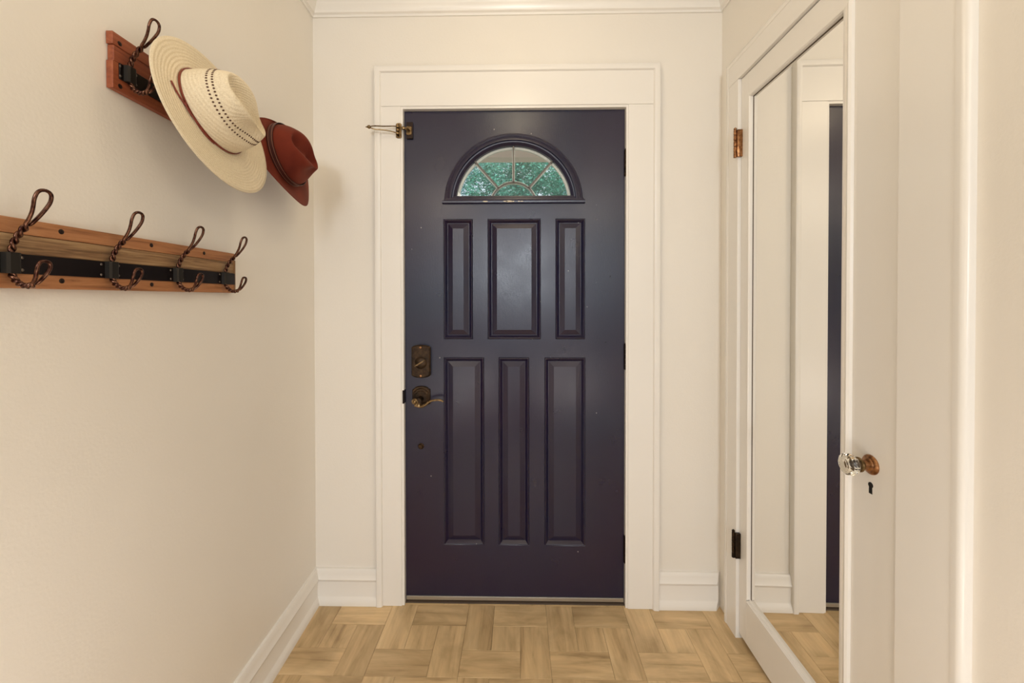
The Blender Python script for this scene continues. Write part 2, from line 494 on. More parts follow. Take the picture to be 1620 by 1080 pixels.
def dshape(r, zc, z0, n=48):
    a0 = math.asin((z0 - zc) / r)
    return [(FCX + r * math.cos(a0 + (PI - 2 * a0) * k / n), zc + r * math.sin(a0 + (PI - 2 * a0) * k / n)) for k in range(n + 1)]
pl = curve_plate(rect(DX0, DX1, DZ0, DZ1), [rect(*p) for p in PANELS] + [dshape(HR, FCZ, HZ)], DT)
b = MB(FB)
for v in pl.verts:
    x, z, y = v.co
    v.co = FB(x, DF - DT / 2 + y, z)
b.merge(pl)
leaf = b.build('leaf', M['door'], door)
def nested(f, a0, a1, c0, c1, prof, n0):
    """nested rectangles: prof [(inset, height)] closed by a centre face, with a back"""
    b = MB(f)
    rings = [[(a0 + i, n0 + h, c0 + i), (a1 - i, n0 + h, c0 + i), (a1 - i, n0 + h, c1 - i), (a0 + i, n0 + h, c1 - i)] for i, h in prof]
    b.loft(rings)
    return b
pprof = [(-0.0005, -0.030), (-0.0005, -0.0035), (0.0015, -0.0035), (0.0035, 0.0015), (0.0060, 0.0030), (0.0080, 0.0018),
         (0.0150, -0.0065), (0.0170, -0.0090), (0.0190, -0.0090), (0.0400, -0.0005), (0.0410, -0.0005)]
for p in PANELS:
    nested(FB, *p, pprof, DF).build('panel', M['door'], door)
# fanlight insert: moulded D frame, base ledge, bars, glass
fan = MB(FB)
def arc_ring(r, n, z0, cnt=48):
    a0 = math.asin(min(0.99, (z0 - FCZ) / r))
    return [(FCX + r * math.cos(a0 + (PI - 2 * a0) * k / cnt), n, FCZ + r * math.sin(a0 + (PI - 2 * a0) * k / cnt)) for k in range(cnt + 1)]
fprof = [(0.2860, -0.002), (0.2860, 0.0060), (0.2835, 0.0105), (0.2790, 0.0115), (0.2750, 0.0085), (0.2730, 0.0075), (0.2650, 0.0115),
         (0.2580, 0.0120), (0.2545, 0.0060), (0.2500, 0.0055), (0.2480, 0.0030), (0.2400, -0.006), (0.2395, -0.026), (0.262, -0.026), (0.262, -0.002)]
rings = []
for k in range(49):
    a = PI * k / 48
    rings.append([(FCX + r * math.cos(a), DF + h, FCZ + r * math.sin(a) * (1 if True else 1)) for r, h in fprof])
fan.loft(rings)
frame = fan.build('fanlight_frame', M['door'], door, smooth='auto')
led = MB(FB)
lx0, lx1 = -0.3165, 0.2708
lprof = [(1.6620, -0.002), (1.6620, 0.0085), (1.6650, 0.0130), (1.6720, 0.0135), (1.6745, 0.0110), (1.6770, 0.0125), (1.6840, 0.0110), (1.6860, 0.0070),
         (1.6925, 0.0050), (1.6965, -0.004), (1.6965, -0.026), (1.672, -0.026), (1.672, -0.002)]
led.loft([[(x, DF + h, z) for z, h in lprof] for x in (lx0, lx1)])
# trim the ledge ends to the ring: narrower above the lip
for v in led.bm.verts:
    if v.co.z > 1.675:
        v.co.x = FCX + (v.co.x - FCX) * (0.283 / 0.2935)
    if D - v.co.y < DF - 0.004: v.co.x = FCX + (v.co.x - FCX) * 0.88
led.build('fanlight_ledge', M['door'], door)
def bar(r0, r1, ang, wd, n0, n1, zc=1.660):
    b = MB(FB)
    c, s_ = math.cos(ang), math.sin(ang)
    o = [(FCX - 0.0 + r * c - q * s_, zc + r * s_ + q * c) for r, q in ((r0, -wd), (r1, -wd), (r1, wd), (r0, wd))]
    b.prism(o, n0, n1)
    return b
IR = 0.094
for ang in (PI / 2, math.radians(48.5), math.radians(131.5)):
    bar(IR - 0.001, 0.2425, ang, 0.0028, DF - 0.016, DF - 0.008).build('glazing_bar', M['lead'], door)
    bar(IR - 0.001, 0.2405, ang, 0.0052, DF - 0.036, DF - 0.023).build('outer_glazing_bar', M['white_bar'], door, label='pale outer glazing bar')
def arcbar(r, wd, n0, n1, z0=GZ, cz=1.660):
    b = MB(FB)
    a0 = math.asin((z0 - cz) / r)
    rg = []
    for k in range(25):
        a = a0 + (PI - 2 * a0) * k / 24
        rg.append([(FCX + q * math.cos(a), n, cz + q * math.sin(a)) for q, n in ((r - wd, n0), (r + wd, n0), (r + wd, n1), (r - wd, n1))])
    b.loft(rg)
    return b
arcbar(IR, 0.0024, DF - 0.016, DF - 0.008).build('glazing_bar', M['lead'], door)
arcbar(IR + 0.003, 0.0050, DF - 0.036, DF - 0.023).build('outer_glazing_bar', M['white_bar'], door, label='pale outer glazing bar')
arcbar(0.2355, 0.0050, DF - 0.036, DF - 0.023, cz=FCZ).build('outer_rim', M['white_bar'], door, label='pale outer rim of the fanlight')
b = MB(FB); b.box(FCX - 0.238, FCX + 0.238, DF - 0.036, DF - 0.023, 1.690, 1.6985); b.build('outer_rim', M['white_bar'], door, label='pale outer rim of the fanlight')
gm = bpy.data.materials.new('fanlight_glass'); gm.use_nodes = True
gn = gm.node_tree.nodes; gn.clear()
out = gn.new('ShaderNodeOutputMaterial'); mx = gn.new('ShaderNodeMixShader'); tr = gn.new('ShaderNodeBsdfTransparent'); gl = gn.new('ShaderNodeBsdfGlossy')
tr.inputs[0].default_value = (0.97, 0.99, 0.99, 1); gl.inputs['Roughness'].default_value = 0.03; mx.inputs[0].default_value = 0.05
gm.node_tree.links.new(tr.outputs[0], mx.inputs[1]); gm.node_tree.links.new(gl.outputs[0], mx.inputs[2]); gm.node_tree.links.new(mx.outputs[0], out.inputs[0])
b = MB(FB); b.prism(dshape(0.2425, FCZ, 1.694), DF - 0.021, DF - 0.018); b.build('glass_pane', gm, door, label='clear half-round glass pane')
# chipped paint on the ledge
b = MB(FB)
for cx, wdt, hgt in ((-0.137, 0.014, 0.003), (-0.041, 0.018, 0.0045), (-0.055, 0.012, 0.003), (0.000, 0.006, 0.002), (0.012, 0.007, 0.002), (-0.025, 0.008, 0.003)):
    o = []
    for k in range(9):
        a = 2 * PI * k / 9; r = random.uniform(0.6, 1.0)
        o.append((cx + wdt * r * math.cos(a), 1.6690 + hgt * r * math.sin(a)))
    b.prism(o, DF + 0.0128, DF + 0.0142)
b.build('paint_chip', mat('chipped_filler', (0.72, 0.64, 0.50), 0.7), door, label='cream patches where paint has chipped', kind='stuff')
# sweep
b = MB(FB); b.box(DX0 + 0.002, DX1 - 0.002, DF, DF + 0.005, 0.0135, 0.0290, 0.001); b.build('door_sweep', M['silver'], door, label='worn grey metal door sweep')
b = MB(FB); b.box(DX0 + 0.002, DX1 - 0.002, DF - 0.03, DF + 0.002, 0.012, 0.022); b.build('gap_shade_strip', M['dark_gap'], door)  # dark strip painted as the shade in the gap below the leaf
# hinges
for k, (z0, z1) in enumerate(((1.7726, 1.8787), (0.9795, 1.0839), (0.1810, 0.2900))):
    mt = M['bronze'] if k == 0 else M['black_bronze']
    b = MB(FB)
    n = 5; hh = (z1 - z0) / n
    for q in range(n):
        b.lathe((0.4372, 0.0065, z0 + q * hh + 0.0005), [(0.0055, 0), (0.0062, 0.0008), (0.0062, hh - 0.0018), (0.0055, hh - 0.001)], 12, 'c')
    b.lathe((0.4372, 0.0065, z1 - 0.0005), [(0.0030, 0), (0.0045, 0.001), (0.0040, 0.004), (0.0015, 0.006)], 10, 'c')
    b.lathe((0.4372, 0.0065, z0 - 0.0045), [(0.0015, 0), (0.0040, 0.002), (0.0045, 0.005)], 10, 'c')
    b.box(0.4310, 0.4345, DF - 0.03, 0.006, z0, z1)
    b.build('hinge', mt, door, smooth='auto')
# deadbolt
db = MB(FB)
def arch(x0, x1, z0, z1, rise, n=10):
    c = (x0 + x1) / 2; hw = (x1 - x0) / 2
    top = [(c + hw * math.cos(PI * k / n) * 1.0, z1 - rise + rise * math.sin(PI * k / n)) for k in range(n + 1)]
    bot = [(c - hw * math.cos(PI * k / n), z0 + rise - rise * math.sin(PI * k / n)) for k in range(n + 1)]
    return top + bot
db.prism(arch(-0.4440, -0.3660, 0.9440, 1.0800, 0.013), DF, DF + 0.021, 0.004)
dbo = db.build('deadbolt', M['bronze'], door, smooth='auto')
b = MB(FB); b.lathe((-0.4045, DF + 0.0205, 1.0070), [(0.0255, 0), (0.0250, 0.003), (0.0215, 0.0065), (0.014, 0.0085), (0.004, 0.0095)], 28)
b.build('boss', M['bronze'], dbo, smooth='auto')
b = MB(FB)
tp = [(-0.0205, -0.0110), (-0.008, -0.0055), (0.008, 0.0030), (0.0210, 0.0150), (0.0195, 0.0175), (0.006, 0.0090), (-0.008, 0.0005), (-0.0215, -0.0085)]
b.prism([(-0.4045 + x, 1.0050 + z) for x, z in tp], DF + 0.026, DF + 0.044, 0.002); b.build('thumb_turn', M['brass'], dbo)
for z in (1.0700, 0.9530):
    b = MB(FB); b.lathe((-0.4055, DF + 0.0205, z), [(0.0045, 0), (0.0045, 0.0010), (0.003, 0.0018), (0.001, 0.0018)], 12); b.build('screw', M['copper'], dbo, smooth='auto')
# lever handle
lv = MB(FB)
def scallop(x0, x1, z0, z1):
    c = (x0 + x1) / 2; hw = (x1 - x0) / 2
    pts = [(x1, z0 + 0.006), (x1, z1 - 0.016), (x1 - 0.004, z1 - 0.012)]
    pts += [(c + (hw - 0.007) * math.cos(PI * k / 8), z1 - 0.012 + 0.012 * math.sin(PI * k / 8)) for k in range(9)]
    pts += [(x0 + 0.004, z1 - 0.012), (x0, z1 - 0.016), (x0, z0 + 0.006), (x0 + 0.004, z0 + 0.002)]
    pts += [(c - (hw - 0.007) * math.cos(PI * k / 6), z0 + 0.002 - 0.004 * math.sin(PI * k / 6)) for k in range(7)]
    pts += [(x1 - 0.004, z0 + 0.002)]
    return pts
lv.prism(scallop(-0.4440, -0.3690, 0.8300, 0.9080), DF, DF + 0.008, 0.003)
lever = lv.build('lever_handle', M['bronze'], door, smooth='auto')
lv = MB(FB); lv.prism(scallop(-0.4370, -0.3760, 0.8380, 0.9000), DF + 0.008, DF + 0.012, 0.003); lv.prism(scallop(-0.4310, -0.3820, 0.8420, 0.8910), DF + 0.012, DF + 0.015, 0.002)
lv.build('rose_plate', M['bronze'], lever, smooth='auto')
b = MB(FB); b.lathe((-0.4065, DF + 0.014, 0.8560), [(0.013, 0), (0.0115, 0.008), (0.0095, 0.018), (0.0095, 0.034), (0.011, 0.036)], 20)
b.build('spindle', M['bronze'], lever, smooth='auto')
b = MB(FB)
path, rads = [], []
n0 = DF + 0.046
for k in range(26):     # scroll
    a = math.radians(-90 + 400 * (1 - k / 25))
    r = 0.0055 + 0.0085 * (k / 25)
    path.append((-0.4240 + r * math.cos(a), n0, 0.8520 + r * math.sin(a))); rads.append(0.0035 + 0.0018 * k / 25)
for (x, z, r) in ((-0.4150, 0.8365, 0.0055), (-0.4040, 0.8335, 0.0060), (-0.3900, 0.8350, 0.0058), (-0.3780, 0.8420, 0.0052), (-0.3680, 0.8510, 0.0048), (-0.3560, 0.8570, 0.0044),
                  (-0.3420, 0.8600, 0.0042), (-0.3280, 0.8605, 0.0042), (-0.3150, 0.8585, 0.0043), (-0.3070, 0.8530, 0.0036)):
    path.append((x, n0, z)); rads.append(r)
b.tube(path, rads, 10)
b.lathe((-0.4240, n0 - 0.003, 0.8520), [(0.0065, 0), (0.0065, 0.006), (0.004, 0.009), (0.001, 0.010)], 14)
b.tube([(-0.4065, n0 - 0.010, 0.8540), (-0.4065, n0, 0.8400), (-0.4065, n0, 0.8350)], 0.008, 10)
b.build('lever', M['brass'], lever, smooth='auto', label='brass-edged scrolled lever')
b = MB(FB); b.lathe((-0.4095, DF, 0.6560), [(0.0125, 0), (0.0125, 0.003), (0.009, 0.006), (0.0085, 0.012), (0.006, 0.014), (0.001, 0.014)], 18)
b.build('key_cylinder', M['bronze'], door, smooth='auto', label='small round bronze cylinder low on the door')
# door guard catch on the leaf
b = MB(FB)
b.box(-0.4640, -0.4380, DF, DF + 0.010, 1.9300, 1.9980, 0.001)
catch = b.build('guard_catch', M['black_bronze'], door, label='dark block under the brass catch')
b = MB(FB); b.prism(arch(-0.4640, -0.4420, 1.9440, 1.9800, 0.004, 6), DF + 0.010, DF + 0.013, 0.001)
b.tube([(-0.470, DF + 0.030, 1.9640), (-0.4560, DF + 0.030, 1.9625), (-0.4520, DF + 0.024, 1.9610), (-0.4510, DF + 0.012, 1.9605)], 0.0045, 10)
b.lathe((-0.4700, DF + 0.030, 1.9640), [(0.001, -0.007), (0.006, -0.005), (0.0075, 0), (0.006, 0.005), (0.001, 0.007)], 14)
b.build('catch_stud', M['brass'], catch, smooth='auto')

# swing bar guard on the casing
g = thing('door_guard', FB(-0.493, 0.021, 1.92), 'brass swing bar door guard on the casing left of the front door top', 'door guard')
b = MB(FB); b.prism(arch(-0.5020, -0.4790, 1.9250, 1.9870, 0.005, 6), 0.021, 0.0245, 0.001); b.build('mounting_plate', M['brass'], g, smooth='auto')
for z in (1.9790, 1.9330):
    b = MB(FB); b.lathe((-0.4905, 0.0245, z), [(0.0035, 0), (0.0035, 0.001), (0.001, 0.0018)], 10); b.build('screw', M['bronze'], g, smooth='auto')
b = MB(FB)
for z0, z1 in ((1.9640, 1.9720), (1.9370, 1.9450), (1.9500, 1.9590)):
    b.lathe((-0.4930, 0.0320, z0), [(0.0065, 0), (0.0065, z1 - z0)], 14, 'c')
    b.box(-0.4980, -0.4880, 0.0245, 0.032, z0, z1)
b.build('knuckle', M['brass'], g, smooth='auto')
b = MB(FB)
up = [(-0.4930, 0.036, 1.9680), (-0.5080, 0.042, 1.9665), (-0.5250, 0.047, 1.9640), (-0.5450, 0.052, 1.9620), (-0.5750, 0.058, 1.9610), (-0.5880, 0.061, 1.9590)]
dn = [(-0.4930, 0.036, 1.9410), (-0.5080, 0.042, 1.9440), (-0.5250, 0.047, 1.9460), (-0.5450, 0.052, 1.9470), (-0.5750, 0.058, 1.9470), (-0.5880, 0.061, 1.9510)]
b.tube(up + [(-0.5930, 0.062, 1.9550)] + dn[::-1], 0.0026, 8)
b.lathe((-0.6010, 0.063, 1.9550), [(0.0015, -0.010), (0.003, -0.004), (0.0065, 0.0), (0.0075, 0.004), (0.006, 0.009), (0.001, 0.011)][::1], 14, 'a')
b.build('swing_bar', M['brass'], g, smooth='auto')

# ------------------------------------------------------------------ closet door (right wall)
KS0, KS1, KZ0, KZ1 = 0.1552, 0.7845, 0.0220, 2.0780
KN = 0.0040
casing(FR, 'trim_7', 0.0640, 0.9220, 2.1750, 0.1540, 0.7890, 2.0800, 0.0180, 'cream casing around the mirrored closet door', band=0.022, thick=0.016, edge=0.010)
t = thing('trim_8', FR(0.47, 0, 0), 'cream jamb lining the closet opening', kind='structure')
for a0, a1 in ((0.135, 0.1530), (0.7900, 0.806)):
    b = MB(FR); b.box(a0, a1, -0.12, 0.002, 0, 2.10); b.build('side_jamb', M['trim'], t)
b = MB(FR); b.box(0.1530, 0.7900, -0.12, 0.002, 2.0820, 2.10); b.build('head_jamb', M['trim'], t)
b = MB(FR); b.box(0.1540, 0.166, -0.12, -0.036, 0, 2.08); b.box(0.777, 0.7890, -0.12, -0.036, 0, 2.08); b.box(0.166, 0.777, -0.12, -0.036, 2.068, 2.08)
b.build('door_stop', M['trim'], t)
cl = thing('door_2', FR(0.47, KN, 0), 'cream closet door with a full-length mirror', kind='structure')
MS0, MS1, MZ0, MZ1 = 0.2080, 0.6270, 0.1850, 1.9900      # sight size of the mirror
MN = -0.0100
bd = 0.034
b = MB(FR)
b.box(KS0, MS0 - 0.006, KN - 0.036, KN, KZ0, KZ1, 0.001); b.build('stile', M['trim'], cl)
b = MB(FR); b.box(MS1 + bd, KS1, KN - 0.036, KN, KZ0, KZ1, 0.001); latch_stile = b.build('stile', M['trim'], cl)
b = MB(FR); b.box(MS0 - 0.006, MS1 + bd, KN - 0.036, KN, MZ1 + 0.006, KZ1, 0.0008); b.build('rail', M['trim'], cl)
b = MB(FR); b.box(MS0 - 0.006, MS1 + bd, KN - 0.036, KN, KZ0, MZ0 - 0.014, 0.0008); b.build('rail', M['trim'], cl)
# mouldings around the mirror
def strip(pr, A, B, mA, mB, horiz):
    """profile pr (distance outwards from sight line, n)"""
    b = MB(FR)
    return b
def mould(side, pr):
    b = MB(FR)
    if side == 'top': rg = [[(MS0 - u * 0.2, n, MZ1 + u) for u, n in pr], [(MS1 + u, n, MZ1 + u) for u, n in pr]]
    if side == 'bottom': rg = [[(MS0 - u * 0.4, n, MZ0 - u) for u, n in pr], [(MS1 + u, n, MZ0 - u) for u, n in pr]]
    if side == 'near': rg = [[(MS1 + u, n, MZ0 - u * 0.4) for u, n in pr], [(MS1 + u, n, MZ1 + u * 0.2) for u, n in pr]]
    if side == 'far': rg = [[(MS0 - u, n, MZ0 - u) for u, n in pr], [(MS0 - u, n, MZ1 + u) for u, n in pr]]
    b.loft(rg)
    return b.build('moulding', M['trim'], cl)
mould('near', [(0, MN), (0, KN + 0.001), (0.004, KN + 0.004), (0.012, KN + 0.006), (0.016, KN + 0.003), (0.020, KN + 0.008), (0.027, KN + 0.010), (0.032, KN + 0.006), (bd, KN), (bd, MN)])
mould('far', [(0, MN), (0, KN - 0.003), (0.003, KN + 0.001), (0.006, KN), (0.006, MN)])
mould('top', [(0, MN), (0, KN - 0.003), (0.003, KN + 0.001), (0.006, KN), (0.006, MN)])
mould('bottom', [(0, MN), (0, MN + 0.003), (0.004, MN + 0.006), (0.005, KN - 0.002), (0.010, KN + 0.002), (0.014, KN), (0.014, MN)])
b = MB(FR); b.box(MS0 - 0.004, MS1 + 0.01, MN - 0.006, MN, MZ0 - 0.006, MZ1 + 0.003); mir = b.build('mirror', M['mirror'], cl, label='full-length mirror glass')
b = MB(FR)
b.box(MS0 - 0.001, MS0 + 0.0025, MN, MN + 0.0012, MZ0, MZ1); b.box(MS0, MS1, MN, MN + 0.0012, MZ1 - 0.003, MZ1 + 0.001)
b.build('mirror_edge', M['mirror_edge'], mir)
b = MB(FR); b.box(KS0 + 0.01, KS1 - 0.01, KN - 0.034, MN - 0.0065, MZ0 - 0.012, MZ1 + 0.004); b.build('back_panel', M['trim'], cl)
# closet hinges
for z0, z1, mt in ((1.790, 1.893, M['copper']), (0.303, 0.400, M['bronze'])):
    b = MB(FR)
    c = (0.1535, 0.0255)
    n = 5; hh = (z1 - z0) / n
    for q in range(n):
        b.lathe((c[0], c[1], z0 + q * hh + 0.0006), [(0.0048, 0), (0.0056, 0.001), (0.0056, hh - 0.0022), (0.0048, hh - 0.0012)], 12, 'c')
    b.lathe((c[0], c[1], z1), [(0.003, 0), (0.0055, 0.0015), (0.0058, 0.004), (0.004, 0.0065), (0.002, 0.0085), (0.0005, 0.009)], 12, 'c')
    b.box(0.1540, 0.1650, KN, 0.0225, z0 + 0.002, z1 - 0.002, 0.0006)
    b.build('hinge', mt, cl, smooth='auto', label='copper-toned hinge' if mt is M['copper'] else 'tarnished brown hinge')
# knob
kc = (0.7150, 0.0, 0.8860)
b = MB(FR)
b.lathe((kc[0], KN, kc[2]), [(0.0225, 0), (0.0225, 0.002), (0.0195, 0.0055), (0.016, 0.0065), (0.0150, 0.0095), (0.0105, 0.012), (0.0095, 0.018)], 28)
rose = b.build('knob_rose', M['copper'], cl, smooth='auto', label='copper-brown knob rose')
b = MB(FR)
b.lathe((kc[0], KN, kc[2]), [(0.0090, 0.016), (0.0100, 0.022), (0.0155, 0.0245), (0.0170, 0.027), (0.0165, 0.030), (0.0125, 0.032)], 26)
b.build('knob_collar', M['brass'], cl, smooth='auto', label='brass knob collar')
km = bpy.data.materials.new('cut_glass'); km.use_nodes = True
kb = km.node_tree.nodes['Principled BSDF']
kb.inputs['Base Color'].default_value = (0.97, 0.96, 0.90, 1); kb.inputs['Roughness'].default_value = 0.02
kb.inputs['Transmission Weight'].default_value = 1.0; kb.inputs['IOR'].default_value = 1.5
b = MB(FR)
b.lathe((kc[0], KN, kc[2]), [(0.0110, 0.031), (0.0175, 0.036), (0.0235, 0.043), (0.0255, 0.050), (0.0240, 0.056), (0.0160, 0.062), (0.0110, 0.0635)], 12)
knob = b.build('glass_knob', km, cl, label='faceted clear glass knob')
b = MB(FR); b.lathe((kc[0], KN, kc[2]), [(0.002, 0.033), (0.006, 0.036), (0.0065, 0.040), (0.003, 0.042)], 12); b.build('knob_core', M['rivet'], knob, smooth='auto')
# keyhole: a dark recessed escutcheon shape
b = MB(FR)
o = [(0.7150 + 0.0065 * math.cos(a), 0.8385 + 0.0065 * math.sin(a)) for a in [math.radians(-50 + 280 * k / 12) for k in range(13)]]
o += [(0.7105, 0.8185), (0.7195, 0.8185)]
b.prism(o, KN - 0.002, KN + 0.0006)
b.build('keyhole', mat('keyhole_dark', (0.005, 0.004, 0.004), 0.9), cl)
b = MB(FR); b.box(KS1 - 0.0035, KS1 + 0.0012, KN - 0.02, KN + 0.0006, 0.853, 0.884, 0.0003); b.build('latch_plate', M['brass'], cl, label='worn brass latch plate')
b = MB(FR)
o = [(KS1 - 0.0035 + 0.004 * math.cos(a) * (0.7 + 0.3 * math.sin(3 * a)), 0.868 + 0.022 * math.sin(a)) for a in [2 * PI * k / 14 for k in range(14)]]
b.prism(o, KN - 0.001, KN + 0.0005); b.build('bare_patch', M['oldwood'], cl, label='bare reddish wood where paint has worn off')

# ------------------------------------------------------------------ coat racks
def hook_mesh():
    """twisted pair of wires with a long loop above and a short one below, origin at the strap centre"""
    data = [(0.0752, 0.1140, 0.0010), (0.0748, 0.1124, 0.0060), (0.0735, 0.1075, 0.0098), (0.0705, 0.0980, 0.0108), (0.0665, 0.0880, 0.0088), (0.0605, 0.0770, 0.0062), (0.0520, 0.0655, 0.0040),
            (0.0410, 0.0540, 0.0027), (0.0310, 0.0420, 0.0024), (0.0240, 0.0290, 0.0024), (0.0210, 0.0150, 0.0024), (0.0200, 0.0000, 0.0024), (0.0205, -0.0130, 0.0024), (0.0245, -0.0240, 0.0024),
            (0.0320, -0.0320, 0.0024), (0.0410, -0.0360, 0.0024), (0.0500, -0.0360, 0.0025), (0.0580, -0.0315, 0.0032), (0.0640, -0.0240, 0.0050), (0.0690, -0.0140, 0.0078), (0.0720, -0.0050, 0.0086),
            (0.0732, 0.0010, 0.0058), (0.0734, 0.0026, 0.0010)]
    ctr = [(a_, b_) for a_, b_, c_ in data]
    wid = [c_ for a_, b_, c_ in data]
    m = len(ctr)
    def interp(arr, t):
        i = min(int(t), m - 2); f = t - i
        p0 = arr[max(i - 1, 0)]; p1 = arr[i]; p2 = arr[i + 1]; p3 = arr[min(i + 2, m - 1)]
        def cr(a, b, c, d): return 0.5 * ((2 * b) + (-a + c) * f + (2 * a - 5 * b + 4 * c - d) * f * f + (-a + 3 * b - 3 * c + d) * f ** 3)
        return tuple(cr(*q) for q in zip(p0, p1, p2, p3)) if isinstance(p1, tuple) else cr(p0, p1, p2, p3)
    N = 150
    A, B = [], []
    for k in range(N + 1):
        t = (m - 1) * k / N
        c = interp(ctr, t); w_ = max(0.0, interp(wid, t))
        c2 = interp(ctr, min(t + 0.05, m - 1.001)); c1 = interp(ctr, max(t - 0.05, 0))
        tx, tz = c2[0] - c1[0], c2[1] - c1[1]; l = math.hypot(tx, tz) or 1
        e2 = (-tz / l, tx / l)
        tw = min(max((t - 6.4) / (16.8 - 6.4), 0), 1)
        th = tw * PI * 13
        for lst, ph in ((A, 0), (B, PI)):
            cs, sn = math.cos(th + ph) * w_, math.sin(th + ph) * w_
            lst.append((cs, c[0] + e2[0] * sn, c[1] + e2[1] * sn))
    return A + B[::-1]
hook_path = hook_mesh()
def rack(name, loc_s, loc_z, s0, s1, hooks, screws, label, mats, left_notch=False):
    """s0<s1 board extents; loc_z = strap centre height"""
    t = thing(name, FL((s0 + s1) / 2, 0, loc_z), label, 'coat rack', 'wooden coat racks on the left wall')
    zb, zt = loc_z - 0.0400, loc_z + 0.0740
    zs = [zb, loc_z + 0.0160, loc_z + 0.0480, zt]
    for k in range(3):
        b = MB(FL)
        b.box(s0 + 0.0004 * k, s1 - (0.003 if k == 1 else 0), 0.001, 0.0145 - (0.0008 if k == 1 else 0), zs[k] + 0.0003, zs[k + 1] - 0.0003, 0.0012)
        b.build('rack_board', mats[k], t, smooth=False)
    if not left_notch:
        b = MB(FL); b.box(s0 - 0.0012, s0 + 0.0060, 0.0006, 0.0155, zb + 0.002, zt - 0.020, 0.0006); b.build('end_plate', M['rack_end'], t, label='greyish brown end cap')
    b = MB(FL); b.box(s0 + 0.004, s1 - 0.012, 0.0140, 0.0172, loc_z - 0.0160, loc_z + 0.0160, 0.0006); b.build('iron_strap', M['iron'], t)
    first = None
    for s in hooks:
        origin = FL(s, 0, loc_z)
        if first is None:
            b = MB(lambda a, n, z, s=s: FL(s + a, n, loc_z + z))
            b.tube(hook_path, 0.0027, 8, closed=True)
            hk = b.build('hook', M['hook'], t, smooth=True, origin=origin)
            b = MB(lambda a, n, z, s=s: FL(s + a, n, loc_z + z))
            b.loft([[(-0.0105, 0.0165, z), (-0.0095, 0.0250, z), (-0.0060, 0.0275, z), (0.0060, 0.0275, z), (0.0095, 0.0250, z), (0.0105, 0.0165, z)] for z in (-0.0165, 0.0165)])
            cp = b.build('hook_clip', M['strap_clip'], t, origin=origin)
            rv = []
            for a in (-0.017, 0.017):
                for z in (-0.010, 0.010):
                    b = MB(lambda p, n, q, s=s: FL(s + p, n, loc_z + q))
                    b.lathe((a, 0.0168, z), [(0.0026, 0), (0.0024, 0.0010), (0.0012, 0.0017), (0.0003, 0.0018)], 10)
                    rv.append(b.build('rivet', M['rivet'], t, smooth=True, origin=origin))
            first = [hk, cp] + rv
        else:
            for o in first:
                c = o.copy(); COL.objects.link(c)
                c.location = origin - base_of(t)
    for s, dz in screws:
        b = MB(FL)
        b.lathe((s, 0.0138, loc_z + dz), [(0.0046, 0), (0.0046, 0.0009), (0.0036, 0.0015), (0.0014, 0.0017), (0.0008, 0.0009), (0.0002, 0.0009)], 14)
        b.build('screw', M['black_bronze'], t, smooth='auto')
    return t
rack('coat_rack', 0, 1.3275, 0.5060, 1.0720, [0.5540, 0.7130, 0.8725, 1.0330], [(0.6230, 0.062), (0.7770, 0.062), (0.9560, 0.062), (0.7770, -0.025), (0.9560, -0.025)],
     'long wooden coat rack with four empty twisted hooks, the lower one', [M['rack_orange'], M['rack_grey'], M['rack_orange']])
rack('coat_rack', 0, 1.7340, 0.4900, 0.8600, [0.8300, 0.5400], [(0.8450, 0.0565), (0.8450, -0.030)],
     'reddish wooden coat rack behind the hats, the upper one', [M['rack_red'], M['rack_red'], M['rack_red']], True)

